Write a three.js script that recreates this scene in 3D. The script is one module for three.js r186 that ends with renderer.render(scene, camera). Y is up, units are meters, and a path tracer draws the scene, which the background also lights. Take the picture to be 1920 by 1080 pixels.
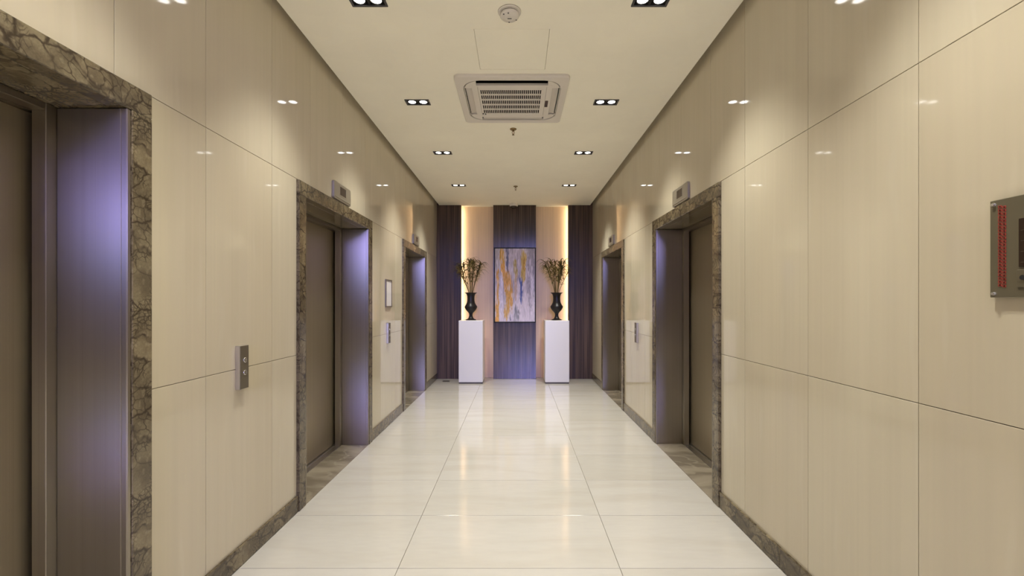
import * as THREE from 'three';
import { mergeGeometries } from 'three/addons/utils/BufferGeometryUtils.js';
import { RoundedBoxGeometry } from 'three/addons/geometries/RoundedBoxGeometry.js';
import { RectAreaLightUniformsLib } from 'three/addons/lights/RectAreaLightUniformsLib.js';

// ───────────── camera, exposure, light settings ─────────────
const F = 835, EYE = 1.433;                       // focal length in pixels of the 1920×1080 frame, eye height
const XL = -1.515, XR = 1.434, ZB = -8.425, ZF = 1.25, YC = 3.288;   // walls, back wall, wall behind the viewer, ceiling
const scene = new THREE.Scene();
scene.background = new THREE.Color(0x000000);
const camera = new THREE.PerspectiveCamera(2 * Math.atan(540 / F) * 180 / Math.PI, 1920 / 1080, 0.05, 60);
camera.position.set(0, EYE, 0);
camera.lookAt(0, EYE, -10);
camera.setViewOffset(1920, 1080, -9, -28.5, 1920, 1080);
scene.add(camera);
const renderer = new THREE.WebGLRenderer({ antialias: true });
renderer.toneMapping = THREE.LinearToneMapping;
renderer.toneMappingExposure = 1.0;
renderer.shadowMap.enabled = true;
RectAreaLightUniformsLib.init();
const LAMP = { color: new THREE.Color(1.0, 0.985, 0.89), cd: 5.7, angle: 0.82, penumbra: 0.95, lens: 14 };
const STRIP = { color: new THREE.Color(1.0, 0.79, 0.50), power: 36 };
const DAY = { color: new THREE.Color(0.36, 0.34, 1.0), power: 66 };

// ───────────── small tools ─────────────
function rng(seed) { let a = seed >>> 0; return () => { a = (a + 0x6D2B79F5) | 0; let t = Math.imul(a ^ (a >>> 15), 1 | a); t = (t + Math.imul(t ^ (t >>> 7), 61 | t)) ^ t; return ((t ^ (t >>> 14)) >>> 0) / 4294967296; }; }
const R = rng(77);
const clamp = (x, a = 0, b = 1) => Math.min(b, Math.max(a, x));
const mix = (a, b, t) => a + (b - a) * t;
const smooth = (a, b, x) => { const t = clamp((x - a) / (b - a)); return t * t * (3 - 2 * t); };
const taken = new Map();
function numbered(n) { const k = taken.get(n) || 0; taken.set(n, k + 1); return k ? `${n}_${String(k).padStart(3, '0')}` : n; }
function metric(geo, du = 0, dv = 0) {            // uv in metres, from the side a face looks to
  const g = geo.index ? geo.toNonIndexed() : geo;
  const p = g.attributes.position, uv = new Float32Array(p.count * 2);
  const a = new THREE.Vector3(), b = new THREE.Vector3(), c = new THREE.Vector3();
  for (let i = 0; i < p.count; i += 3) {
    a.fromBufferAttribute(p, i); b.fromBufferAttribute(p, i + 1); c.fromBufferAttribute(p, i + 2);
    const n = b.clone().sub(a).cross(c.clone().sub(a)); n.set(Math.abs(n.x), Math.abs(n.y), Math.abs(n.z));
    [a, b, c].forEach((q, k) => {
      const [u, v] = n.x > n.y && n.x > n.z ? [q.z, q.y] : n.y > n.z ? [q.x, q.z] : [q.x, q.y];
      uv[(i + k) * 2] = u + du; uv[(i + k) * 2 + 1] = v + dv;
    });
  }
  g.setAttribute('uv', new THREE.BufferAttribute(uv, 2));
  return g;
}
function chamfer(x0, x1, y0, y1, z0, z1, b = 0.001) {   // a block with chamfered edges between two corners: 44 triangles
  const lo = [x0, y0, z0], hi = [x1, y1, z1], mid = [0, 1, 2].map(k => (lo[k] + hi[k]) / 2), pos = [];
  b = Math.min(b, ...[0, 1, 2].map(k => (hi[k] - lo[k]) * 0.45));
  const P = (s, axis) => [0, 1, 2].map(k => (s[k] > 0 ? hi[k] - (k === axis ? 0 : b) : lo[k] + (k === axis ? 0 : b)));
  const tri = (p, q, r) => {
    const n = new THREE.Vector3(...q).sub(new THREE.Vector3(...p)).cross(new THREE.Vector3(...r).sub(new THREE.Vector3(...p)));
    const m = [0, 1, 2].map(k => (p[k] + q[k] + r[k]) / 3 - mid[k]);
    const out = n.x * m[0] + n.y * m[1] + n.z * m[2];
    pos.push(...p, ...(out > 0 ? q : r), ...(out > 0 ? r : q));
  };
  const quad = (p, q, r, s) => { tri(p, q, r); tri(p, r, s); };
  for (let a = 0; a < 3; a++) {
    const c = (a + 1) % 3, d = (a + 2) % 3, S = (sa, sc, sd) => { const s = []; s[a] = sa; s[c] = sc; s[d] = sd; return s; };
    for (const s of [-1, 1]) quad(P(S(s, -1, -1), a), P(S(s, 1, -1), a), P(S(s, 1, 1), a), P(S(s, -1, 1), a));
    for (const sc of [-1, 1]) for (const sd of [-1, 1]) quad(P(S(-1, sc, sd), c), P(S(1, sc, sd), c), P(S(1, sc, sd), d), P(S(-1, sc, sd), d));
  }
  for (const s of [-1, 1]) for (const t of [-1, 1]) for (const u of [-1, 1]) tri(P([s, t, u], 0), P([s, t, u], 1), P([s, t, u], 2));
  const g = new THREE.BufferGeometry();
  g.setAttribute('position', new THREE.Float32BufferAttribute(pos, 3));
  g.computeVertexNormals();
  return metric(g);
}
function plain(g) { const o = g.index ? g.toNonIndexed() : g; for (const k of Object.keys(o.attributes)) if (!['position', 'normal', 'uv'].includes(k)) o.deleteAttribute(k); return o; }
const join = list => mergeGeometries(list.map(plain));
function mesh(name, geo, mat, parent) {
  const m = new THREE.Mesh(Array.isArray(geo) ? join(geo) : geo, mat);
  m.name = parent && parent !== scene ? name : numbered(name);
  m.castShadow = m.receiveShadow = true;
  (parent || scene).add(m);
  return m;
}
function thing(name, label, category, [x, y, z], group) {
  const o = new THREE.Group(); o.name = numbered(name); o.position.set(x, y, z); scene.add(o);
  o.userData = { label, category }; if (group) o.userData.group = group;
  return o;
}
function structure(o, label) { o.userData.kind = 'structure'; if (label) o.userData.label = label; return o; }
function copyThing(src, label, [x, y, z], group) {
  const c = src.clone(); c.name = numbered(src.name.replace(/_\d{3}$/, '')); c.position.set(x, y, z); scene.add(c);
  c.userData = { ...src.userData, label }; if (group) c.userData.group = group;
  return c;
}
const cyl = (r, h, x, y, z, axis = 'y', n = 24, r2 = r) => { const g = new THREE.CylinderGeometry(r2, r, h, n); if (axis === 'x') g.rotateZ(Math.PI / 2); if (axis === 'z') g.rotateX(Math.PI / 2); return g.translate(x, y, z); };
function slab(shape, depth, bevel = 0) {             // a shape drawn in (x, -z), lying flat with its lower face at y = 0 and its upper at depth
  const g = new THREE.ExtrudeGeometry(shape, { depth, bevelEnabled: bevel > 0, bevelThickness: bevel, bevelSize: bevel, bevelOffset: -bevel, bevelSegments: 2, curveSegments: 10 });
  return metric(g.rotateX(-Math.PI / 2));
}
const rectPath = (P, x0, x1, y0, y1) => new P([[x0, y0], [x1, y0], [x1, y1], [x0, y1]].map(q => new THREE.Vector2(...q)));
function roundPath(P, x0, x1, y0, y1, r) {
  const pts = [];
  for (const [cx, cy, a] of [[x1 - r, y0 + r, -0.5], [x1 - r, y1 - r, 0], [x0 + r, y1 - r, 0.5], [x0 + r, y0 + r, 1]]) for (let k = 0; k <= 5; k++) { const q = (a + 0.1 * k) * Math.PI; pts.push(new THREE.Vector2(cx + r * Math.cos(q), cy + r * Math.sin(q))); }
  return new P(pts);
}

// ───────────── procedural textures ─────────────
function hash(i, j, s) { let h = (Math.imul(i, 374761393) + Math.imul(j, 668265263) + Math.imul(s, 1274126177)) | 0; h = Math.imul(h ^ (h >>> 13), 1274126177); return ((h ^ (h >>> 16)) >>> 0) / 4294967296; }
function noise(u, v, pu, pv, seed) {                // periodic value noise, u and v in 0..1, pu × pv cells
  const x = u * pu, y = v * pv, i = Math.floor(x), j = Math.floor(y), fx = x - i, fy = y - j;
  const sx = fx * fx * (3 - 2 * fx), sy = fy * fy * (3 - 2 * fy), w = (a, n) => ((a % n) + n) % n;
  const a = hash(w(i, pu), w(j, pv), seed), b = hash(w(i + 1, pu), w(j, pv), seed), c = hash(w(i, pu), w(j + 1, pv), seed), d = hash(w(i + 1, pu), w(j + 1, pv), seed);
  return mix(mix(a, b, sx), mix(c, d, sx), sy);
}
function fbm(u, v, pu, pv, seed, oct = 4) { let s = 0, a = 0.5, n = 0; for (let k = 0; k < oct; k++) { s += a * noise(u, v, pu << k, pv << k, seed + k); n += a; a *= 0.5; } return s / n; }
function cells(u, v, n, seed) {                      // periodic Voronoi: distance between the two nearest points (0 on a vein), id
  const x = u * n, y = v * n, i = Math.floor(x), j = Math.floor(y); let d1 = 9, d2 = 9, id = 0;
  for (let a = -1; a <= 1; a++) for (let b = -1; b <= 1; b++) {
    const ci = ((i + a) % n + n) % n, cj = ((j + b) % n + n) % n, h = hash(ci, cj, seed);
    const dx = i + a + h - x, dy = j + b + hash(ci, cj, seed + 9) - y, d = Math.hypot(dx, dy);
    if (d < d1) { d2 = d1; d1 = d; id = h; } else if (d < d2) d2 = d;
  }
  return [d2 - d1, id];
}
function texture(w, h, sizeX, sizeY, paint, srgb = true) {
  const data = new Uint8Array(w * h * 4);
  for (let j = 0; j < h; j++) for (let i = 0; i < w; i++) {
    const c = paint((i + 0.5) / w, (j + 0.5) / h), k = (j * w + i) * 4;
    data[k] = clamp(c[0], 0, 255); data[k + 1] = clamp(c[1], 0, 255); data[k + 2] = clamp(c[2], 0, 255); data[k + 3] = 255;
  }
  const t = new THREE.DataTexture(data, w, h, THREE.RGBAFormat);
  if (srgb) t.colorSpace = THREE.SRGBColorSpace;
  t.wrapS = t.wrapT = THREE.RepeatWrapping; t.magFilter = THREE.LinearFilter; t.minFilter = THREE.LinearMipmapLinearFilter; t.generateMipmaps = true;
  t.repeat.set(1 / sizeX, 1 / sizeY); t.needsUpdate = true;
  return t;
}
const tone = (c, f) => [c[0] * f, c[1] * f, c[2] * f];
const blend = (a, b, t) => [mix(a[0], b[0], t), mix(a[1], b[1], t), mix(a[2], b[2], t)];
const wallTex = texture(768, 768, 1.9, 3.1, (u, v) => {          // cream stone with fine upright streaks
  const streak = noise(u, v, 150, 4, 3) * 0.5 + noise(u, v, 60, 3, 4) * 0.5, soft = fbm(u + 0.05 * noise(u, v, 4, 6, 8), v, 5, 3, 5);
  const vein = smooth(0.80, 0.97, noise(u + 0.012 * noise(u, v, 6, 20, 12), v, 46, 7, 11));
  return tone(blend(blend([224, 210, 184], [216, 200, 173], soft), [232, 220, 198], vein * 0.22), 0.977 + 0.028 * streak);
});
const floorTex = texture(768, 768, 2.6, 2.6, (u, v) => {         // pale polished stone with faint long clouds
  const s = fbm(u, v + 0.04 * noise(u, v, 5, 4, 2), 3, 22, 21), f = noise(u, v, 40, 160, 24);
  return tone(blend([237, 231, 219], [231, 224, 210], smooth(0.3, 0.8, s)), 0.99 + 0.014 * f);
});
const stoneTex = texture(1024, 1024, 0.76, 0.76, (u, v) => {       // brown-grey marble crossed by dark cracks
  const wu = u + 0.11 * (fbm(u, v, 5, 5, 31) - 0.5) + 0.03 * (fbm(u, v, 24, 24, 33) - 0.5), wv = v + 0.11 * (fbm(u, v, 5, 5, 37) - 0.5) + 0.03 * (fbm(u, v, 24, 24, 39) - 0.5);
  const [e1, id] = cells(wu, wv, 7, 41), [e2] = cells(wu + 0.17, wv, 17, 43), [e3] = cells(wu + 0.3, wv, 38, 47);
  const w1 = smooth(0.36, 0.6, fbm(u, v, 9, 9, 49)), w2 = smooth(0.30, 0.56, fbm(u, v, 5, 5, 51)), w3 = smooth(0.5, 0.68, fbm(u, v, 7, 7, 57));
  let c = blend([124, 112, 88], [92, 81, 63], smooth(0.25, 0.75, fbm(u, v, 9, 9, 53)));
  c = tone(c, 0.92 + 0.16 * id);
  c = blend(c, [54, 44, 33], (1 - smooth(0.0, 0.10 + 0.06 * w2, e1)) * (0.35 + 0.55 * w1));
  c = blend(c, [56, 46, 34], (1 - smooth(0.0, 0.16, e2)) * 0.8 * w2);
  c = blend(c, [50, 41, 31], (1 - smooth(0.0, 0.24, e3)) * 0.75 * w3);
  return tone(blend(c, [150, 138, 112], smooth(0.72, 0.92, noise(u, v, 44, 44, 59)) * 0.35), 0.94 + 0.12 * noise(u, v, 180, 180, 60));
});
const sillTex = texture(512, 512, 1.1, 1.1, (u, v) => {          // grey marble threshold with soft pale veins
  const w = v + 0.09 * (fbm(u, v, 4, 4, 61) - 0.5), s = fbm(u, w, 3, 9, 63), ridge = 1 - Math.abs(2 * fbm(u, w, 4, 7, 67) - 1);
  return blend(blend([140, 130, 115], [108, 99, 86], smooth(0.3, 0.7, s)), [150, 141, 125], smooth(0.9, 1.0, ridge) * 0.5);
});
const grain = (u, v, s) => noise(u, v, 90, 3, s) * 0.45 + noise(u, v, 220, 6, s + 1) * 0.35 + noise(u, v, 30, 2, s + 2) * 0.2;
const woodTex = texture(768, 512, 1.4, 3.2, (u, v) => {
  const g = grain(u + 0.002 * noise(u, v, 20, 20, 79), v, 71);
  return blend([58, 48, 46], [112, 97, 92], smooth(0.2, 0.85, g));
});
const beigeTex = texture(512, 512, 1.1, 3.2, (u, v) => tone([234, 206, 174], 0.94 + 0.11 * grain(u, v, 83)));
const steelTex = texture(512, 256, 0.5, 2.0, (u, v) => tone([176, 170, 160], 0.97 + 0.05 * (noise(u, v, 256, 2, 91) * 0.6 + noise(u, v, 60, 1, 93) * 0.4)));
const ceilTex = texture(256, 256, 2.0, 2.0, (u, v) => tone([238, 227, 204], 0.985 + 0.03 * fbm(u, v, 6, 6, 95)));
const artTex = texture(512, 900, 1, 1, (u, vUp) => {             // an abstract of ochre, slate and blue drips on a pale violet ground
  const v = 1 - vUp, wob = (fbm(u, v, 14, 8, 101) - 0.5), U = u + 0.075 * wob + 0.02 * (noise(u, v, 60, 14, 103) - 0.5), V = v + 0.05 * (noise(u, v, 40, 10, 105) - 0.5);
  const drip = noise(u, v, 70, 7, 107), fine = noise(u, v, 150, 40, 109), cloud = fbm(u, v, 7, 6, 111);
  let c = blend([216, 209, 214], [176, 169, 178], smooth(0.35, 0.72, cloud * 0.6 + drip * 0.4));
  c = blend(c, [152, 146, 160], smooth(0.62, 0.8, drip) * 0.6 * (1 - smooth(0.5, 0.9, v)));
  c = blend(c, [214, 208, 224], smooth(0.5, 0.95, v) * 0.6);
  const stroke = (x0, y0, x1, y1, r, col, a = 1, rag = 0.5) => {
    const dx = x1 - x0, dy = (y1 - y0), t = clamp(((U - x0) * dx * 3 + (V - y0) * dy) / (dx * dx * 3 + dy * dy + 1e-6));
    const d = Math.hypot(U - x0 - dx * t, (V - y0 - dy * t) * 0.5) / r + rag * (drip - 0.5) + rag * 0.7 * (fine - 0.5);
    c = blend(c, tone(col, 0.88 + 0.24 * fine), (1 - smooth(0.7, 1.15, d)) * a);
  };
  const ochre = [206, 160, 66], orange = [212, 160, 80], slate = [92, 96, 122], olive = [172, 154, 92], blue = [74, 92, 158], grey = [140, 137, 148];
  stroke(0.90, 0.02, 0.97, 0.42, 0.11, grey, 0.65, 0.9); stroke(0.83, 0.45, 0.88, 0.75, 0.035, grey, 0.5, 1.2);
  stroke(0.45, 0.04, 0.62, 0.12, 0.10, [172, 162, 176], 0.6, 1);
  stroke(0.04, 0.03, 0.05, 0.3, 0.06, [160, 156, 152], 0.6, 1);
  stroke(0.30, 0.01, 0.33, 0.40, 0.040, slate, 0.9, 0.7);
  stroke(0.07, 0.37, 0.05, 0.98, 0.042, orange, 0.95, 0.7);
  stroke(0.18, 0.05, 0.20, 0.30, 0.058, ochre, 1); stroke(0.20, 0.28, 0.26, 0.50, 0.055, orange, 1);
  stroke(0.32, 0.46, 0.38, 0.68, 0.085, orange, 1, 0.8); stroke(0.34, 0.65, 0.29, 0.85, 0.065, [206, 162, 84], 0.9, 0.9);
  stroke(0.50, 0.22, 0.51, 0.40, 0.040, olive, 0.9); stroke(0.52, 0.40, 0.52, 0.62, 0.035, [196, 172, 150], 0.8, 0.8);
  stroke(0.72, 0.12, 0.71, 0.36, 0.055, [196, 168, 88], 1, 0.6); stroke(0.72, 0.17, 0.72, 0.27, 0.025, [176, 132, 52], 0.8); stroke(0.71, 0.36, 0.70, 0.42, 0.025, [190, 164, 96], 0.7);
  stroke(0.62, 0.36, 0.63, 0.5, 0.022, slate, 0.6, 1); stroke(0.65, 0.48, 0.66, 0.62, 0.034, blue, 0.95, 0.9); stroke(0.66, 0.6, 0.66, 0.72, 0.016, blue, 0.7, 0.8);
  stroke(0.15, 0.42, 0.15, 0.8, 0.055, [220, 216, 230], 0.8, 0.9); stroke(0.93, 0.4, 0.94, 0.58, 0.035, [224, 220, 226], 0.7, 1);
  stroke(0.52, 0.90, 0.53, 0.97, 0.058, [136, 138, 148], 0.9, 0.6); stroke(0.51, 0.84, 0.52, 0.9, 0.012, [110, 112, 124], 0.7, 0.5); stroke(0.59, 0.86, 0.6, 0.9, 0.01, [120, 120, 132], 0.6, 0.5);
  stroke(0.385, 0.95, 0.39, 0.955, 0.017, [112, 110, 132], 0.9, 0.3);
  c = blend(c, [222, 216, 228], smooth(0.55, 0.85, noise(u + 0.02 * wob, v, 46, 11, 113)) * 0.62);
  c = tone(c, 0.93 + 0.14 * noise(u, v, 120, 26, 115));
  return [c[0] * 1.06 + 4, c[1] * 1.04 + 3, c[2] * 1.03 + 2];
});
artTex.repeat.set(1, 1);

// ───────────── materials ─────────────
const std = o => new THREE.MeshStandardMaterial(o), phys = o => new THREE.MeshPhysicalMaterial(o);
const lin = (r, g, b) => new THREE.Color().setRGB(r, g, b);
const M = {
  wall: phys({ map: wallTex, color: lin(0.825, 0.855, 0.88), roughness: 0.05, ior: 1.5 }),
  wallB: phys({ map: wallTex, color: lin(0.81, 0.835, 0.855), roughness: 0.05, ior: 1.5 }),
  wallC: phys({ map: wallTex, color: lin(0.84, 0.88, 0.91), roughness: 0.06, ior: 1.5 }),
  grout: std({ color: lin(0.30, 0.25, 0.17), roughness: 0.9 }),
  floor: phys({ map: floorTex, color: lin(0.56, 0.56, 0.57), roughness: 0.10, ior: 1.5 }),
  floorB: phys({ map: floorTex, color: lin(0.545, 0.545, 0.55), roughness: 0.11, ior: 1.5 }),
  floorGrout: std({ color: lin(0.47, 0.42, 0.34), roughness: 0.9 }),
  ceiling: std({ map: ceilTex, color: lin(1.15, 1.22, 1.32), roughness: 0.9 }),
  stone: phys({ map: stoneTex, roughness: 0.16, ior: 1.5 }),
  sill: phys({ map: sillTex, roughness: 0.2 }),
  steel: phys({ map: steelTex, color: lin(0.86, 0.83, 0.78), metalness: 1, roughness: 0.35, anisotropy: 1.0 }),
  door: phys({ map: steelTex, color: lin(0.98, 0.91, 0.76), metalness: 0.92, roughness: 0.45, anisotropy: 0.5 }),
  chrome: std({ color: lin(0.85, 0.84, 0.82), metalness: 0.9, roughness: 0.25 }),
  satin: std({ color: lin(0.62, 0.59, 0.56), metalness: 1, roughness: 0.3 }),
  bronze: std({ color: lin(0.16, 0.135, 0.09), metalness: 0.4, roughness: 0.35 }),
  darkFace: std({ color: lin(0.20, 0.17, 0.125), metalness: 0.7, roughness: 0.35 }),
  plate: std({ color: lin(0.30, 0.265, 0.205), metalness: 0.3, roughness: 0.38 }),
  screen: phys({ color: lin(0.035, 0.022, 0.015), roughness: 0.12 }),
  black: std({ color: lin(0.012, 0.011, 0.011), roughness: 0.7 }),
  charcoal: std({ color: lin(0.05, 0.048, 0.05), roughness: 0.45 }),
  wood: phys({ map: woodTex, color: lin(0.84, 0.74, 0.58), roughness: 0.2, ior: 1.5, specularIntensity: 0.8 }),
  woodMatt: phys({ map: woodTex, color: lin(0.92, 0.80, 0.62), roughness: 0.42, ior: 1.5, specularIntensity: 0.6 }),
  beige: std({ map: beigeTex, roughness: 0.5 }),
  white: phys({ color: lin(0.80, 0.775, 0.76), roughness: 0.28 }),
  plastic: std({ color: lin(0.74, 0.69, 0.62), roughness: 0.45 }),
  plasticGrey: std({ color: lin(0.62, 0.57, 0.51), roughness: 0.5 }),
  vase: phys({ color: lin(0.012, 0.010, 0.010), roughness: 0.38, specularIntensity: 0.7 }),
  stem: std({ color: lin(0.17, 0.115, 0.035), roughness: 0.75 }),
  leaf: std({ color: lin(0.19, 0.135, 0.03), roughness: 0.7, side: THREE.DoubleSide }),
  leafB: std({ color: lin(0.145, 0.12, 0.03), roughness: 0.7, side: THREE.DoubleSide }),
  art: std({ map: artTex, roughness: 0.6 }),
  paper: std({ color: lin(0.70, 0.66, 0.68), roughness: 0.6 }),
  red: std({ color: lin(0.34, 0.045, 0.03), roughness: 0.5 }),
  brass: std({ color: lin(0.30, 0.22, 0.11), metalness: 1, roughness: 0.35 }),
  lens: std({ color: lin(0.9, 0.9, 0.9), emissive: lin(1, 0.97, 0.92), emissiveIntensity: LAMP.lens, roughness: 0.4 }),
  strip: std({ color: lin(0.9, 0.85, 0.7), emissive: STRIP.color, emissiveIntensity: 5, roughness: 0.6 }),
  daySky: std({ color: lin(0.2, 0.2, 0.2), emissive: DAY.color, emissiveIntensity: 5, roughness: 0.3 }),
  dayTrees: std({ color: lin(0.2, 0.2, 0.2), emissive: lin(0.16, 0.30, 0.36), emissiveIntensity: 8, roughness: 0.3 }),
  alu: std({ color: lin(0.32, 0.31, 0.30), metalness: 0.8, roughness: 0.4 }),
};
const wallMats = [M.wall, M.wallB, M.wallC];

// ───────────── floor ─────────────
const floor = structure(mesh('floor', chamfer(XL - 0.5, XR + 0.5, -0.12, -0.010, ZB - 0.4, ZF + 0.2, 0.001), M.floorGrout), 'large pale polished stone floor tiles with thin joints');
{
  const cols = [[XL + 0.012, -0.642], [-0.642, 0.558], [0.558, XR - 0.012]], j = 0.0016;
  for (const [ci, [a, b]] of cols.entries()) {
    const shapes = [0, 1, 2].map(k => { const g = chamfer(a + j, b - j, -0.010, 0, -0.3 + j, 0.3 - j, 0.0008); return metric(g, k * 0.87 + ci * 1.3, k * 1.13); });
    for (let r = 0; r < 22; r++) {
      const z = -2.4075 - 0.6 * (11 - r) + 0.3 + 0.6 * 11 * 0 , zc = -8.1075 + 0.6 * r;   // joints at -2.4075 and every 0.6 m
      if (zc - 0.29 > ZF) break;
      mesh('floor_tile', shapes[(r * 2 + ci) % 3], (r + ci) % 3 ? M.floor : M.floorB, floor).position.z = zc;
    }
    mesh('floor_tile', chamfer(a + j, b - j, -0.010, 0, -8.60, -8.4075 - j, 0.0008), M.floor, floor);
  }
}

// ───────────── side walls with tiles, door frames and baseboards ─────────────
const YJ1 = 1.076, YJ2 = 2.290, YTOP = YC + 0.094;
const LEFT_DOORS = [[-0.280, -1.826], [-3.062, -4.610], [-5.887, -7.387]], RIGHT_DOORS = [[-3.124, -4.649], [-5.931, -7.448]];
function wall(side, s, X, doors, uprights) {
  // s = +1 for the wall on the right, -1 on the left; d runs from the tile face into the wall
  const bx = (d0, d1, y0, y1, z0, z1, b) => chamfer(Math.min(X + s * d0, X + s * d1), Math.max(X + s * d0, X + s * d1), y0, y1, Math.min(z0, z1), Math.max(z0, z1), b);
  const core = [bx(0.40, 0.5, -0.1, 3.6, ZF + 0.2, ZB - 0.3, 0.001)], rest = [];
  let z = ZF + 0.2;
  for (const [z0, z1] of doors) {
    core.push(bx(0.012, 0.40, -0.01, 3.6, z, z0 - 0.05, 0.001));
    core.push(bx(0.012, 0.40, 2.24, 3.6, z0 - 0.05, z1 + 0.05, 0.001));
    rest.push([z > ZF ? ZF : z - 0.05, z0]); z = z1 + 0.05;
  }
  core.push(bx(0.012, 0.40, -0.01, 3.6, z, ZB - 0.3, 0.001)); rest.push([doors[doors.length - 1][1], ZB]);
  const w = structure(mesh(`wall_${side}`, core, M.grout), 'glossy cream stone wall tiles with thin joints');
  rest.forEach((q, i) => { if (i) q[0] = doors[i - 1][1]; });
  const j = 0.0014;
  const tile = (z0, z1, y0, y1) => { if (z0 - z1 < 0.02) return; const g = metric(bx(0, 0.012, y0 + j, y1 - j, z0 - j, z1 + j, 0.0007), R() * 5, R() * 5); mesh('wall_tile', g, wallMats[Math.floor(R() * 3)], w); };
  const split = (z0, z1, list, y0, y1) => { let a = z0; for (const c of list.filter(c => c < z0 - 0.05 && c > z1 + 0.05)) { tile(a, c, y0, y1); a = c; } tile(a, z1, y0, y1); };
  for (const [z0, z1] of rest) { split(z0, z1, uprights, 0.0, YJ1); split(z0, z1, uprights, YJ1, YJ2); }
  split(ZF, ZB, uprights, YJ2, YTOP);
  // baseboard, one strip of stone between every two frames
  const bb = new THREE.Group(); bb.name = `baseboard_${side}`; scene.add(bb); structure(bb, 'brown marble baseboard along the cream wall');
  for (const [z0, z1] of rest) for (let a = z0; a > z1 + 0.01; a -= 1.22) { const e = Math.max(a - 1.22, z1); mesh('baseboard_strip', metric(bx(-0.014, 0, 0.0, 0.112, a - 0.0006, e + 0.0006, 0.003), R() * 3, R() * 3), M.stone, bb); if (e === z1) break; }
  return bx;
}
const LUP = [0.7, 0.1, -0.2, -0.53, -1.09, -1.676, -2.170, -2.756, -3.265, -3.87, -4.45, -4.955, -5.54, -6.06, -6.65, -7.2, -7.78];
const RUP = [0.7, 0.1, -0.2, -0.39, -0.99, -1.59, -2.193, -2.80, -3.293, -3.89, -4.49, -4.99, -5.59, -6.1, -6.7, -7.25, -7.85];
const boxL = wall('left', -1, XL, LEFT_DOORS, LUP), boxR = wall('right', 1, XR, RIGHT_DOORS, RUP);

function elevator(n, s, X, [z0, z1], label) {
  const g = new THREE.Group(); g.name = `door_${n}`; const zc = (z0 + z1) / 2; g.position.set(X, 0, zc); scene.add(g); structure(g, label);
  const W = (z0 - z1) / 2, top = 2.285, face = 0.095, p = 0.021, deep = 0.25;
  const bx = (d0, d1, y0, y1, a, b, c = 0.0015) => chamfer(Math.min(s * d0, s * d1), Math.max(s * d0, s * d1), y0, y1, Math.min(a, b), Math.max(a, b), c);
  const I = W - face, St = I - 0.013, Dj = I - 0.020 - 0.042, yi = top - 0.10;
  for (const k of [1, -1]) {
    mesh('frame_jamb', metric(bx(-p, 0.05, 0, yi, k * W, k * I, 0.003), R() * 3, R() * 3), M.stone, g);
    mesh('edge_trim', bx(-p + 0.004, deep, 0.002, yi - 0.0005, k * (I - 0.0003), k * (I - 0.0195), 0.004), M.steel, g);
    mesh('reveal_panel', metric(bx(0.004, deep - 0.002, 0.002, yi - 0.006, k * (I - 0.018), k * (I - 0.0235), 0.0012), k, 0), M.steel, g);
    mesh('door_jamb', metric(bx(deep, deep + 0.055, 0.002, yi, k * (I + 0.02), k * Dj, 0.0025), k + 0.5, 0), M.steel, g);
    const dp = mesh('door_panel', metric(bx(deep + 0.078, deep + 0.098, 0.012, yi - 0.03, k * (W - 0.03), k * 0.0015, 0.002), k * 0.7, 0), M.door, g);
    dp.userData.label = 'brushed steel sliding door leaf';
  }
  mesh('frame_lintel', metric(bx(-p, 0.05, yi, top, -W, W, 0.003), R() * 3, R() * 3), M.stone, g);
  mesh('soffit', metric(bx(0.05, deep + 0.005, yi, yi + 0.03, -W + 0.002, W - 0.002, 0.001), R() * 3, R() * 3), M.stone, g);
  mesh('door_head', metric(bx(deep, deep + 0.055, yi - 0.028, yi - 0.0005, -Dj, Dj, 0.0025)), M.steel, g);
  mesh('header_plate', metric(bx(deep + 0.055, deep + 0.1, yi - 0.03, yi + 0.03, -W + 0.002, W - 0.002, 0.001)), M.steel, g);
  mesh('sill', metric(bx(-0.012, deep + 0.004, -0.009, 0.002, -I, I, 0.0015), R() * 2, R() * 2), M.sill, g);
  mesh('sill_track', [bx(deep + 0.005, deep + 0.058, -0.009, 0.003, -W + 0.03, W - 0.03), bx(deep + 0.058, deep + 0.1, -0.009, 0.008, -W + 0.03, W - 0.03)], M.satin, g);
  return g;
}
elevator(1, -1, XL, LEFT_DOORS[0], 'nearest elevator doorway on the left with dark marble frame');
elevator(2, -1, XL, LEFT_DOORS[1], 'middle elevator doorway on the left with dark marble frame');
elevator(3, -1, XL, LEFT_DOORS[2], 'farthest elevator doorway on the left, beside the wood end wall');
elevator(4, 1, XR, RIGHT_DOORS[0], 'nearer elevator doorway on the right with dark marble frame');
elevator(5, 1, XR, RIGHT_DOORS[1], 'farther elevator doorway on the right, beside the wood end wall');

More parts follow.
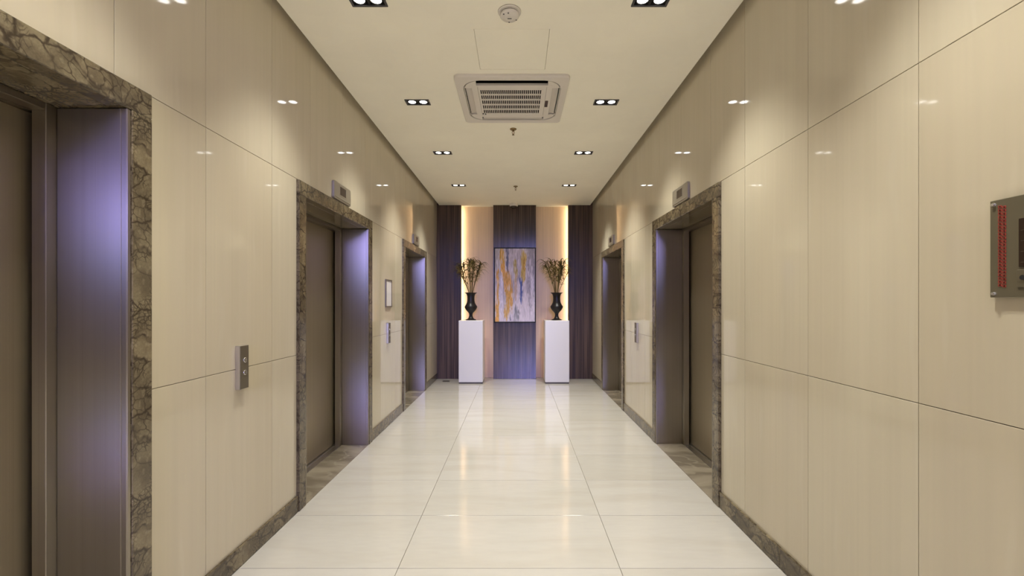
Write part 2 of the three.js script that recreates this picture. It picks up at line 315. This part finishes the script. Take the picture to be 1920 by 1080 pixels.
// ───────────── end wall ─────────────
{
  const w = structure(mesh('wall_back', chamfer(XL - 0.5, XR + 0.5, -0.1, 3.6, ZB - 0.32, ZB - 0.175, 0.001), M.grout), 'end wall of dark wood and beige panels with lit slots');
  const e = [XL + 0.001, -1.054, -0.444, 0.363, 0.974, XR - 0.001], top = YC + 0.06;
  for (const [a, b, t, m] of [[e[0], e[1], 0.07, M.woodMatt], [e[2], e[3], 0.173, M.wood], [e[4], e[5], 0.07, M.woodMatt]]) mesh('wood_panel', metric(chamfer(a, b, 0.001, top, ZB - t, ZB, 0.0015), R() * 3, R()), m, w);
  for (const [a, b] of [[e[0], e[2]], [e[3], e[5]]]) mesh('beige_panel', metric(chamfer(a, b, 0.001, top, ZB - 0.174, ZB - 0.15, 0.001), R() * 3, R()), M.beige, w);
  for (const [x, s] of [[e[1] - 0.022, 1], [e[4] + 0.022, -1]]) {
    mesh('light_strip', chamfer(x - 0.006, x + 0.006, 0.02, YC - 0.02, ZB - 0.086, ZB - 0.073, 0.002), M.strip, w);
    const l = new THREE.RectAreaLight(STRIP.color, STRIP.power, 0.012, YC - 0.06);
    l.position.set(x + s * 0.009, YC / 2, ZB - 0.088); l.lookAt(x + s * 0.07, YC / 2, ZB - 0.16); scene.add(l);
  }
}

// ───────────── hall behind the viewer with its high window ─────────────
{
  const zh = 22, hx0 = -6, hx1 = 6, hy = 7.4, x0 = -0.8, x1 = 3.6, y0 = 3.0, y1 = 6.4, T = 0.14, z0 = ZF + 0.5;
  const paint = std({ color: lin(0.30, 0.26, 0.21), roughness: 0.7 });
  structure(mesh('wall_front', [chamfer(hx0, x0, -0.1, hy, zh, zh + T), chamfer(x1, hx1, -0.1, hy, zh, zh + T), chamfer(x0, x1, -0.1, y0, zh, zh + T), chamfer(x0, x1, y1, hy, zh, zh + T)], paint));
  structure(mesh('wall_hall', [chamfer(hx0 - T, hx0, -0.1, hy, z0 - T, zh + T), chamfer(hx1, hx1 + T, -0.1, hy, z0 - T, zh + T), chamfer(hx0, XL - 0.5, -0.1, hy, z0 - T, z0), chamfer(XR + 0.5, hx1, -0.1, hy, z0 - T, z0), chamfer(XL - 0.5, XR + 0.5, 3.62, hy, z0 - T, z0)], paint));
  structure(mesh('ceiling_hall', chamfer(hx0 - T, hx1 + T, hy, hy + 0.1, z0 - T, zh + T), M.ceiling));
  structure(mesh('floor_hall', metric(chamfer(hx0 - T, hx1 + T, -0.12, 0, z0, zh + T)), M.floor));
  const win = new THREE.Group(); win.name = 'window_1'; win.position.set((x0 + x1) / 2, y0, zh); scene.add(win); structure(win, 'window with bluish evening daylight behind the viewer');
  const w = (x1 - x0) / 2, h = y1 - y0, b = 0.05, m = 1.25;
  mesh('window_frame', [chamfer(-w, w, 0, b, 0.02, 0.09, 0.003), chamfer(-w, w, h - b, h, 0.02, 0.09, 0.003), chamfer(-w, -w + b, b, h - b, 0.02, 0.09, 0.003), chamfer(w - b, w, b, h - b, 0.02, 0.09, 0.003), chamfer(-0.02, 0.02, b, h - b, 0.02, 0.09, 0.003), chamfer(-w + b, w - b, m - 0.02, m + 0.02, 0.03, 0.08, 0.003)], M.alu, win);
  for (const s of [-1, 1]) {
    mesh('pane', chamfer(s < 0 ? -w + b : 0.02, s < 0 ? -0.02 : w - b, m + 0.02, h - b, 0.05, 0.058, 0.001), M.daySky, win);
    mesh('pane', chamfer(s < 0 ? -w + b : 0.02, s < 0 ? -0.02 : w - b, b, m - 0.02, 0.05, 0.058, 0.001), M.dayTrees, win);
  }
  const l = new THREE.RectAreaLight(DAY.color, DAY.power, 2 * w - 0.1, h - m - 0.07);
  l.position.set((x0 + x1) / 2, y0 + (m + h) / 2, zh - 0.01); l.lookAt((x0 + x1) / 2, y0 + (m + h) / 2, -8); scene.add(l);
  for (const [x, z] of [[-1.6, 3.4], [1.6, 3.4], [-1.6, 6.6], [1.6, 6.6]]) {
    const t = thing('hall_downlight', 'round recessed downlight of the hall behind the viewpoint, out of the photo', 'downlight', [x, hy, z], 'round downlights of the hall');
    mesh('trim', new THREE.LatheGeometry([[0.085, 0], [0.11, 0], [0.112, -0.004], [0.108, -0.007], [0.088, -0.004], [0.085, 0]].map(q => new THREE.Vector2(...q)), 32), M.plastic, t);
    mesh('lamp_lens', new THREE.LatheGeometry([[0, -0.004], [0.086, -0.003], [0.086, 0.0], [0, 0.0]].map(q => new THREE.Vector2(...q)), 32), M.lens, t);
    const l = new THREE.SpotLight(LAMP.color, 300, 0, 0.62, 0.8, 2); l.position.set(x, hy - 0.02, z); l.target.position.set(x, 0, z); l.castShadow = true; l.shadow.radius = 3; scene.add(l, l.target);
  }
  const l2 = new THREE.RectAreaLight(new THREE.Color(0.30, 0.40, 0.95), DAY.power * 0.4, 2 * w - 0.1, m - 0.07);
  l2.position.set((x0 + x1) / 2, y0 + m / 2, zh - 0.01); l2.lookAt((x0 + x1) / 2, y0 + m / 2, -8); scene.add(l2);
}

// ───────────── ceiling ─────────────
const LX = -0.914, RX = 0.823, ROWS = [-7.009, -5.493, -4.109, -2.727, -1.345, 0.04];
const AC = { x: -0.040, z: -4.062, s: 0.95 }, HATCH = [-0.292, 0.224, -3.013, -3.535];
{
  const s = rectPath(THREE.Shape, -1.470, 1.388, -ZF, 8.60);
  for (const z of ROWS) for (const x of [LX, RX]) s.holes.push(rectPath(THREE.Path, x - 0.1, x + 0.1, -z - 0.046, -z + 0.046));
  s.holes.push(rectPath(THREE.Path, HATCH[0], HATCH[1], -HATCH[2], -HATCH[3]));
  s.holes.push(rectPath(THREE.Path, AC.x - 0.41, AC.x + 0.41, -AC.z - 0.41, -AC.z + 0.41));
  const tray = slab(s, 0.094); tray.translate(0, YC, 0);
  const o = rectPath(THREE.Shape, XL - 0.4, XR + 0.4, -ZF - 0.15, 8.70); o.holes.push(...s.holes); const upper = slab(o, 0.03); upper.translate(0, YC + 0.095, 0);
  structure(mesh('ceiling', [tray, upper, chamfer(XL - 0.5, XR + 0.5, 3.47, 3.62, ZB - 0.3, ZF + 0.2, 0.001)], M.ceiling), 'smooth cream ceiling with a shadow gap along both walls');
}

// ───────────── downlights ─────────────
function downlight(label, x, z, power) {
  const t = thing('downlight', label, 'downlight', [x, YC, z], 'twin recessed downlights in the ceiling');
  const rim = roundPath(THREE.Shape, -0.111, 0.111, -0.056, 0.056, 0.004); rim.holes.push(rectPath(THREE.Path, -0.097, 0.097, -0.043, 0.043));
  mesh('trim', slab(rim, 0.004, 0.0012).translate(0, -0.004, 0), M.charcoal, t);
  mesh('housing', [chamfer(-0.0975, 0.0975, 0.05, 0.056, -0.0435, 0.0435), chamfer(-0.0975, -0.0955, 0, 0.05, -0.0435, 0.0435), chamfer(0.0955, 0.0975, 0, 0.05, -0.0435, 0.0435), chamfer(-0.0955, 0.0955, 0, 0.05, -0.0435, -0.0415), chamfer(-0.0955, 0.0955, 0, 0.05, 0.0415, 0.0435), chamfer(-0.008, 0.008, 0, 0.012, -0.0415, 0.0415)], M.black, t);
  for (const k of [-1, 1]) {
    const body = new THREE.LatheGeometry([[0.0335, 0.0], [0.0395, 0.0], [0.0402, 0.004], [0.036, 0.018], [0.02, 0.045], [0.0, 0.046]].map(q => new THREE.Vector2(...q)), 28).translate(k * 0.0515, -0.001, 0);
    const lamp = mesh('lamp', body, M.charcoal, t);
    mesh('lamp_lens', new THREE.LatheGeometry([[0.0, 0.0015], [0.02, 0.0018], [0.0332, 0.003], [0.0332, 0.007], [0.0, 0.008]].map(q => new THREE.Vector2(...q)), 28).translate(k * 0.0515, -0.001, 0), M.lens, lamp);
    const l = new THREE.SpotLight(LAMP.color, LAMP.cd * power, 0, LAMP.angle, LAMP.penumbra, 2);
    l.position.set(x + k * 0.0515, YC - 0.012, z); l.target.position.set(x + k * 0.0515, 0, z); l.castShadow = true; l.shadow.radius = 1.6;
    scene.add(l, l.target);
  }
  return t;
}
const NAMES = ['twin recessed downlight nearest the wood end wall', 'twin recessed downlight between the end wall and the air conditioner', 'twin recessed downlight level with the air conditioner grille', 'twin recessed downlight cut by the top edge of the photo'];
ROWS.forEach((z, i) => { for (const [x, sd] of [[LX, 'left'], [RX, 'right']]) downlight(i < 4 ? `${NAMES[i]}, in the ${sd} row` : 'twin recessed downlight of the rows overhead and behind the viewpoint, out of the photo', x, z, [1.5, 1.22, 1.05, 1, 1, 1][i] * (sd === 'left' ? 0.93 : 1.08)); });

// ───────────── ceiling things ─────────────
{
  const [a, b, c, d] = HATCH, w = (b - a) / 2 - 0.002, h = (c - d) / 2 - 0.002;
  const t = thing('access_hatch', 'flush square access hatch in the ceiling in front of the air conditioner', 'hatch', [(a + b) / 2, YC, (c + d) / 2]);
  mesh('hatch_panel', chamfer(-w, w, 0.0, 0.014, -h, h, 0.0015), M.ceiling, t);
  mesh('hatch_frame', [chamfer(-w - 0.02, w + 0.02, 0.05, 0.058, -h - 0.02, -h + 0.03), chamfer(-w - 0.02, w + 0.02, 0.05, 0.058, h - 0.03, h + 0.02), chamfer(-w - 0.02, -w + 0.03, 0.05, 0.058, -h, h), chamfer(w - 0.03, w + 0.02, 0.05, 0.058, -h, h), chamfer(-w + 0.03, -w + 0.04, 0.014, 0.058, -h + 0.03, h - 0.03), chamfer(w - 0.04, w - 0.03, 0.014, 0.058, -h + 0.03, h - 0.03)], M.charcoal, t);
}
{
  const t = thing('air_conditioner', 'square ceiling cassette air conditioner with a slotted grille and louvres', 'air conditioner', [AC.x, YC + 0.009, AC.z]), H = AC.s / 2;
  t.scale.z = 0.97;
  // outer fascia: openings for four louvres, four curved corner slots and the grille
  const slot = [[-0.30, 0.30, 0.335, 0.405], [-0.30, 0.30, -0.412, -0.322], [-0.415, -0.345, -0.27, 0.27], [0.345, 0.415, -0.27, 0.27]];
  const f = roundPath(THREE.Shape, -H, H, -H, H, 0.045); f.holes.push(roundPath(THREE.Path, -0.415, 0.415, -0.412, 0.412, 0.15));
  const inner = rectPath(THREE.Shape, -0.345, 0.345, -0.322, 0.335); inner.holes.push(rectPath(THREE.Path, -0.295, 0.295, -0.295, 0.295));
  const pieces = [slab(f, 0.018, 0.005), slab(inner, 0.018, 0.001)];
  for (const [sx, sy] of [[1, 1], [1, -1], [-1, 1], [-1, -1]]) {      // corners between the slots, a curved gap away from the frame
    const pts = [[0.302, 0.315]];
    for (let k = 0; k <= 8; k++) { const t = (75 - 7.5 * k) * Math.PI / 180; pts.push([0.265 + 0.138 * Math.cos(t), 0.262 + 0.138 * Math.sin(t)]); }
    pts.push([0.398, 0.272], [0.34, 0.272], [0.34, 0.315]);
    pieces.push(slab(new THREE.Shape((sx * sy > 0 ? pts : pts.reverse()).map(p => new THREE.Vector2(sx * p[0], sy * p[1]))), 0.018, 0));
    for (const [x0, x1, y0, y1] of [[0.302, 0.315, 0.385, 0.42], [0.388, 0.42, 0.272, 0.285]]) pieces.push(slab(rectPath(THREE.Shape, Math.min(sx * x0, sx * x1), Math.max(sx * x0, sx * x1), Math.min(sy * y0, sy * y1), Math.max(sy * y0, sy * y1)), 0.014).translate(0, 0.002, 0));
  }
  for (const g of pieces) g.translate(0, -0.03, 0);
  mesh('fascia', pieces, M.plastic, t);
  mesh('fascia_rim', (() => { const q = roundPath(THREE.Shape, -H + 0.008, H - 0.008, -H + 0.008, H - 0.008, 0.04); q.holes.push(rectPath(THREE.Path, -0.42, 0.42, -0.42, 0.42)); return slab(q, 0.013).translate(0, -0.013, 0); })(), M.plasticGrey, t);
  mesh('casing', [chamfer(-0.405, 0.405, 0.11, 0.13, -0.405, 0.405), chamfer(-0.405, -0.395, -0.01, 0.11, -0.405, 0.405), chamfer(0.395, 0.405, -0.01, 0.11, -0.405, 0.405), chamfer(-0.395, 0.395, -0.01, 0.11, -0.405, -0.395), chamfer(-0.395, 0.395, -0.01, 0.11, 0.395, 0.405)], M.black, t);
  // intake grille: 5 rows of 31 slots
  const gr = roundPath(THREE.Shape, -0.293, 0.293, -0.293, 0.293, 0.006);
  for (let r = 0; r < 5; r++) for (let c = 0; c < 31; c++) { const x = -0.275 + 0.0172 * c, y = -0.235 + 0.101 * r; gr.holes.push(rectPath(THREE.Path, x, x + 0.0108, y, y + 0.080)); }
  mesh('grille', slab(gr, 0.006).translate(0, -0.030, 0), M.plastic, t);
  mesh('filter', chamfer(-0.29, 0.29, -0.004, 0.002, -0.29, 0.29), M.black, t);
  for (const [k, [x0, x1, y0, y1]] of slot.entries()) {
    const lv = new THREE.BufferGeometry(); const long = Math.max(x1 - x0, y1 - y0) - 0.02, n = 6, P = [];
    const sec = q => [(-0.5 + q) * (k < 2 ? 0.060 : 0.050), 0.005 * Math.sin(Math.PI * q)];
    const prof = []; for (let i = 0; i <= n; i++) prof.push(sec(i / n)); for (let i = n; i >= 0; i--) { const [a, b] = sec(i / n); prof.push([a, b + 0.003]); }
    const sh = new THREE.Shape(prof.map(q => new THREE.Vector2(...q))), g = new THREE.ExtrudeGeometry(sh, { depth: long, bevelEnabled: false }).translate(0, 0, -long / 2);
    const m = mesh('louver', metric(g), M.plasticGrey, t);
    if (k < 2) { m.rotation.set(0, -Math.PI / 2, 0); m.position.set(0, k ? 0.07 : -0.018, k ? 0.34 : -0.368); m.rotateZ(k ? 1.45 : 0.1); }
    else { m.position.set(k === 2 ? -0.372 : 0.372, -0.024, 0); m.rotateZ(k === 2 ? 0.10 : -0.10); }
  }
  mesh('display_window', chamfer(0.297, 0.325, -0.0335, -0.028, -0.10, 0.03, 0.002), M.screen, t);
  for (let k = 0; k < 4; k++) mesh('button', cyl(0.006, 0.004, 0.16 + 0.028 * k, -0.031, 0.437, 'y', 14), M.plasticGrey, t);
  for (const [x, z] of [[-0.284, -0.255], [-0.262, -0.262]]) mesh('latch', chamfer(x - 0.006, x + 0.006, -0.0335, -0.029, z - 0.011, z + 0.011, 0.001), M.charcoal, t);
}
{
  const t = thing('smoke_detector', 'round white smoke detector on the ceiling at the top of the photo', 'smoke detector', [-0.046, YC, -2.834]);
  const L = (pts, n = 40) => new THREE.LatheGeometry(pts.map(q => new THREE.Vector2(...q)), n);
  mesh('base', L([[0, 0], [0.073, 0], [0.073, -0.006], [0.069, -0.011], [0.0, -0.011]]), M.plastic, t);
  mesh('body', L([[0, -0.011], [0.053, -0.011], [0.053, -0.016], [0.060, -0.018], [0.060, -0.030], [0.054, -0.037], [0.036, -0.039], [0.034, -0.042], [0.02, -0.044], [0, -0.044]]), M.plastic, t);
  for (const [a, r] of [[1.65, 0.046], [4.55, 0.046], [3.9, 0.05], [0.5, 0.048]]) mesh('vent_hole', cyl(0.0045, 0.003, r * Math.cos(a), -0.0383, -r * Math.sin(a), 'y', 12), M.charcoal, t);
  mesh('chamber_slot', chamfer(-0.013, 0.013, -0.0455, -0.043, -0.004, 0.004, 0.001), M.charcoal, t);
}
{
  const t = thing('sprinkler', 'pendent fire sprinkler head hanging just behind the air conditioner', 'sprinkler', [-0.038, YC, -4.74], 'ceiling sprinkler heads');
  const L = (pts, n = 24) => new THREE.LatheGeometry(pts.map(q => new THREE.Vector2(...q)), n);
  mesh('escutcheon', L([[0, 0.0], [0.034, 0.0], [0.036, -0.003], [0.030, -0.010], [0.014, -0.014], [0, -0.014]]), M.brass, t);
  mesh('frame_body', [L([[0.0, -0.014], [0.011, -0.014], [0.010, -0.026], [0.006, -0.028], [0, -0.028]]), ...[-1, 1].map(s => new THREE.TubeGeometry(new THREE.CatmullRomCurve3([[0.009, -0.024], [0.013, -0.036], [0.010, -0.05], [0.002, -0.058]].map(q => new THREE.Vector3(s * q[0], q[1], 0))), 12, 0.0025, 6))], M.brass, t);
  mesh('glass_bulb', cyl(0.0026, 0.028, 0, -0.043, 0, 'y', 10), M.red, t);
  mesh('deflector', [cyl(0.004, 0.008, 0, -0.060, 0, 'y', 10), ...[...Array(10)].map((_, k) => chamfer(0.002, 0.014, -0.0655, -0.064, -0.0026, 0.0026, 0.0003).rotateY(k * Math.PI / 5))], M.brass, t);
  copyThing(t, 'smaller looking far fire sprinkler head near the end wall', [-0.018, YC, -7.06], 'ceiling sprinkler heads');
}
{
  const t = thing('dome_camera', 'small white dome camera on the ceiling above the painting', 'camera', [-0.055, YC, -8.29]);
  const L = (pts, n = 32) => new THREE.LatheGeometry(pts.map(q => new THREE.Vector2(...q)), n);
  mesh('housing', L([[0, 0], [0.078, 0], [0.08, -0.006], [0.078, -0.045], [0.07, -0.052], [0.0, -0.052]]), M.plastic, t);
  mesh('dome', L([[0.062, -0.052], [0.06, -0.064], [0.05, -0.078], [0.032, -0.088], [0, -0.092]]), M.screen, t);
}

// ───────────── things on the side walls ─────────────
function onWall(t, s) { if (s > 0) t.rotation.y = -Math.PI / 2; else t.rotation.y = Math.PI / 2; return t; }   // things are built facing +z, x to their right
const callLabels = ['steel call button panel between the two nearest left doorways', 'steel call button panel under the framed notice on the left wall', 'steel call button panel on the right wall between its two doorways'];
const WX = { '-1': XL, 1: XR };
function callPanel(label, s, z) {
  const t = onWall(thing('call_button_panel', label, 'call panel', [WX[s], 0.965, z], 'elevator call button panels'), s);
  mesh('back_box', chamfer(-0.039, 0.039, 0, 0.238, 0.0, 0.025, 0.0015), M.satin, t);
  mesh('face_plate', chamfer(-0.036, 0.036, 0.002, 0.236, 0.025, 0.0275, 0.001), M.darkFace, t);
  for (const y of [0.158, 0.090]) {
    const b = mesh('button', new THREE.LatheGeometry([[0.0105, 0], [0.0135, 0], [0.0135, 0.004], [0.0105, 0.004]].map(q => new THREE.Vector2(...q)), 24).rotateX(Math.PI / 2).translate(0, y, 0.0275), M.chrome, t);
    mesh('button_cap', cyl(0.0102, 0.005, 0, y, 0.0297, 'z', 24), M.bronze, b);
    const up = y > 0.12 ? 1 : -1, a = new THREE.Shape(); a.moveTo(-0.0045, y - up * 0.003); a.lineTo(0.0045, y - up * 0.003); a.lineTo(0, y + up * 0.0045);
    mesh('arrow', new THREE.ExtrudeGeometry(a, { depth: 0.0006, bevelEnabled: false }).translate(0, 0, 0.0322), M.chrome, b);
  }
  return t;
}
callPanel(callLabels[0], -1, -2.435); callPanel(callLabels[1], -1, -5.215); callPanel(callLabels[2], 1, -5.287);

function indicator(label, s, z) {
  const t = onWall(thing('floor_indicator', label, 'floor indicator', [WX[s], 2.300, z], 'elevator floor indicators'), s);
  const sh = roundPath(THREE.Shape, -0.183, 0.183, 0, 0.146, 0.016);
  mesh('housing', metric(new THREE.ExtrudeGeometry(sh, { depth: 0.016, bevelEnabled: true, bevelThickness: 0.004, bevelSize: 0.004, bevelOffset: -0.004, bevelSegments: 3 })), M.plate, t);
  mesh('lip', chamfer(-0.165, 0.165, 0.014, 0.022, 0.020, 0.024, 0.0015), M.plate, t);
  mesh('bezel', (() => { const q = rectPath(THREE.Shape, -0.075, 0.075, 0.042, 0.128); q.holes.push(rectPath(THREE.Path, -0.064, 0.064, 0.05, 0.12)); return new THREE.ExtrudeGeometry(q, { depth: 0.0025, bevelEnabled: false }).translate(0, 0, 0.0195); })(), M.plate, t);
  mesh('screen', chamfer(-0.064, 0.064, 0.05, 0.12, 0.0188, 0.0212, 0.0005), M.screen, t);
  return t;
}
indicator('grey floor indicator above the middle doorway on the left wall', -1, -3.83); indicator('grey floor indicator above the farthest doorway on the left wall', -1, -6.66);
indicator('grey floor indicator above the nearer doorway on the right wall', 1, -3.87); indicator('grey floor indicator above the farther doorway on the right wall', 1, -6.72);
{
  const t = onWall(thing('notice_frame', 'small framed white notice above the far call panel on the left', 'notice', [XL, 1.386, -5.237]), -1);
  mesh('frame', [chamfer(-0.118, 0.118, 0, 0.013, 0, 0.016, 0.002), chamfer(-0.118, 0.118, 0.310, 0.323, 0, 0.016, 0.002), chamfer(-0.118, -0.108, 0.013, 0.310, 0, 0.016, 0.002), chamfer(0.108, 0.118, 0.013, 0.310, 0, 0.016, 0.002)], M.darkFace, t);
  mesh('sheet', chamfer(-0.108, 0.108, 0.013, 0.310, 0.002, 0.009, 0.0005), M.paper, t);
}
{
  const W = 0.42, H = 0.288;
  const t = onWall(thing('fire_alarm_panel', 'olive grey fire alarm repeater panel with red lamp rows, at right edge', 'alarm panel', [XR, 1.450, -1.336 + W / 2]), 1);
  // built facing +z; its left end is the end far from the viewer
  const X = d => -W / 2 + d;
  mesh('mount_plate', chamfer(X(0.012), X(W - 0.012), 0.012, H - 0.012, 0, 0.010, 0.001), M.bronze, t);
  mesh('face_plate', chamfer(X(0), X(W), 0, H, 0.010, 0.015, 0.0015), std({ color: lin(0.135, 0.115, 0.075), metalness: 0.15, roughness: 0.32 }), t);
  const leds = [], pads = [];
  for (let c = 0; c < 2; c++) for (let r = 0; r < 24; r++) { const x = X(0.0285 + 0.0115 * c), y = 0.266 - 0.0100 * r - c * 0.003; pads.push(chamfer(x - 0.0052, x + 0.0052, y - 0.0037, y + 0.0037, 0.0152, 0.0162, 0.0004)); leds.push(cyl(0.0021, 0.003, x + 0.001, y, 0.0168, 'z', 8)); }
  const p1 = mesh('lamp_pad', pads, M.red, t); p1.userData.kind = 'stuff'; p1.userData.label = 'red pads around the zone lamps';
  const p2 = mesh('zone_lamp', leds, std({ color: lin(0.05, 0.012, 0.01), roughness: 0.3 }), t); p2.userData.kind = 'stuff';
  mesh('display_window', chamfer(X(0.078), X(0.30), 0.085, 0.222, 0.0152, 0.0172, 0.001), M.screen, t);
  for (let k = 0; k < 4; k++) mesh('display_rule', chamfer(X(0.084), X(0.294), 0.098 + 0.03 * k, 0.0985 + 0.03 * k, 0.0172, 0.0176, 0.0001), M.bronze, t);
  mesh('key_block', chamfer(X(0.074), X(0.30), 0.028, 0.078, 0.0152, 0.019, 0.0015), M.bronze, t);
  for (let k = 0; k < 5; k++) mesh('key', cyl(0.007, 0.004, X(0.092 + 0.042 * k), 0.055, 0.0205, 'z', 16), M.black, t);
  for (const x of [0.0125, W - 0.0125]) for (const y of [0.011, H - 0.013]) mesh('screw', [cyl(0.0055, 0.007, X(x), y, 0.0183, 'z', 18, 0.0042)], M.chrome, t);
}

// ───────────── painting, pedestals, vases, plants ─────────────
{
  const t = thing('painting', 'abstract painting in ochre, slate and pale violet in a thin black frame', 'painting', [-0.0355, 1.066, ZB]), w = 0.395, h = 1.417, f = 0.019;
  mesh('frame', [chamfer(-w, w, 0, f, 0.001, 0.04, 0.002), chamfer(-w, w, h - f, h, 0.001, 0.04, 0.002), chamfer(-w, -w + f, f, h - f, 0.001, 0.04, 0.002), chamfer(w - f, w, f, h - f, 0.001, 0.04, 0.002)], M.black, t);
  const c = new THREE.BoxGeometry(2 * (w - f), h - 2 * f, 0.026).translate(0, h / 2, 0.017);
  mesh('canvas', c, M.art, t);
}
function pedestal(label, x) {
  const t = thing('pedestal', label, 'pedestal', [x, 0, -8.135], 'white plant pedestals');
  mesh('column', metric(new RoundedBoxGeometry(0.430, 1.097, 0.430, 3, 0.006).translate(0, 0.026 + 1.097 / 2, 0)), M.white, t);
  mesh('plinth', chamfer(-0.209, 0.209, 0, 0.027, -0.209, 0.209, 0.002), std({ color: lin(0.10, 0.085, 0.08), roughness: 0.5 }), t);
  return t;
}
pedestal('tall white square pedestal to the left of the painting', -0.820); pedestal('tall white square pedestal to the right of the painting', 0.719);
function vase(label, x) {
  const t = thing('vase', label, 'vase', [x, 1.123, -8.135], 'black urn vases');
  const prof = [[0, 0], [0.093, 0], [0.095, 0.006], [0.090, 0.013], [0.062, 0.024], [0.044, 0.045], [0.033, 0.075], [0.029, 0.098], [0.032, 0.115], [0.045, 0.140], [0.066, 0.162], [0.088, 0.186], [0.104, 0.212], [0.114, 0.240], [0.114, 0.252], [0.104, 0.266], [0.088, 0.290], [0.075, 0.316], [0.067, 0.350], [0.064, 0.390], [0.066, 0.430], [0.073, 0.460], [0.086, 0.482], [0.106, 0.496], [0.114, 0.499], [0.114, 0.503], [0.104, 0.503], [0.084, 0.489], [0.066, 0.460], [0.060, 0.42], [0.058, 0.36], [0.0, 0.34]];
  mesh('body', new THREE.LatheGeometry(prof.map(q => new THREE.Vector2(...q)), 48), M.vase, t);
  mesh('collar', new THREE.TorusGeometry(0.0295, 0.005, 10, 36).rotateX(Math.PI / 2).translate(0, 0.104, 0), M.vase, t);
  return t;
}
vase('black urn vase on the left pedestal', -0.838); vase('black urn vase on the right pedestal', 0.728);
function ribbon(pts, w0, fold = 0.25) {               // a tapering leaf along a curve, slightly folded along its rib
  const c = new THREE.CatmullRomCurve3(pts), n = 9, pos = [], e = pts[pts.length - 1].clone().sub(pts[0]), across = new THREE.Vector3(-e.z, 0, e.x).normalize();
  const row = k => {
    const t = k / n, p = c.getPoint(t), d = c.getTangent(t), side = across.clone().addScaledVector(d, -across.dot(d)).normalize(), nrm = new THREE.Vector3().crossVectors(side, d);
    const w = w0 * Math.sin(Math.PI * Math.pow(mix(0.08, 1, t), 0.7)) + 0.0006;
    return [p.clone().addScaledVector(side, w).addScaledVector(nrm, fold * w), p, p.clone().addScaledVector(side, -w).addScaledVector(nrm, fold * w)];
  };
  for (let k = 0; k < n; k++) { const a = row(k), b = row(k + 1); for (let q = 0; q < 2; q++) for (const p of [a[q], a[q + 1], b[q], b[q], a[q + 1], b[q + 1]]) pos.push(p.x, p.y, p.z); }
  const g = new THREE.BufferGeometry(); g.setAttribute('position', new THREE.Float32BufferAttribute(pos, 3)); g.computeVertexNormals();
  return metric(g);
}
function driedPlant(label, x, seed, lean) {
  const r = rng(seed), t = thing('dried_plant', label, 'dried plant', [x, 1.123 + 0.36, -8.135], 'dried plant arrangements');
  const N = 15;
  for (let k = 0; k < N; k++) {
    const a = (k / N) * Math.PI * 2 + r() * 0.5, q = k < 4 ? 0.25 : 0.55 + 0.45 * r(), H = 0.62 + 0.17 * r() - 0.06 * q;
    const rx = 0.235 * q * Math.cos(a) + lean * 0.03, rz = 0.12 * q * Math.sin(a);
    const V = (f, g) => new THREE.Vector3(rx * f + 0.02 * Math.cos(a), g, rz * f + 0.02 * Math.sin(a));
    const pts = [V(-0.05, 0.0), V(0.08, 0.14), V(0.36, H * 0.5), V(0.72, H * 0.78), V(1.0, H)], c = new THREE.CatmullRomCurve3(pts);
    const st = mesh('stem', new THREE.TubeGeometry(c, 16, 0.0048, 6), M.stem, t);
    const lv = [];
    const n = 15 + Math.floor(r() * 5);
    for (let i = 0; i < n; i++) {
      const f = i < 3 ? 0.45 + 0.2 * r() : 0.62 + 0.38 * r(), p = c.getPoint(f), az = i % 2 ? a + (r() - 0.5) * 2.2 : r() * Math.PI * 2, L = (0.11 + 0.15 * r()) * (f < 0.66 ? 0.75 : 1), lift = 0.25 + 0.7 * r();
      const o = (h, y) => p.clone().add(new THREE.Vector3(Math.cos(az) * h, y, Math.sin(az) * h * 0.6));
      lv.push(ribbon([p.clone(), o(L * 0.22, L * 0.34 * lift), o(L * 0.58, L * 0.50 * lift), o(L * 0.98, L * (0.40 * lift - 0.26))], 0.0085 + 0.004 * r()));
    }
    mesh('leaf_spray', lv, k % 3 ? M.leaf : M.leafB, st).userData.kind = 'stuff';
  }
  return t;
}
driedPlant('olive brown dried leafy stems in the vase on the left pedestal', -0.838, 11, -0.6); driedPlant('olive brown dried leafy stems in the vase on the right pedestal', 0.728, 29, 0.5);

// ───────────── small thing on the floor ─────────────
{
  const t = thing('floor_outlet', 'small dark floor outlet lid in the left corner by the end wall', 'floor outlet', [-1.300, 0, -8.17]);
  mesh('rim', chamfer(-0.066, 0.066, 0, 0.004, -0.06, 0.06, 0.0015), M.bronze, t);
  mesh('lid', chamfer(-0.056, 0.056, 0.004, 0.0065, -0.05, 0.05, 0.001), M.charcoal, t);
}

renderer.render(scene, camera);
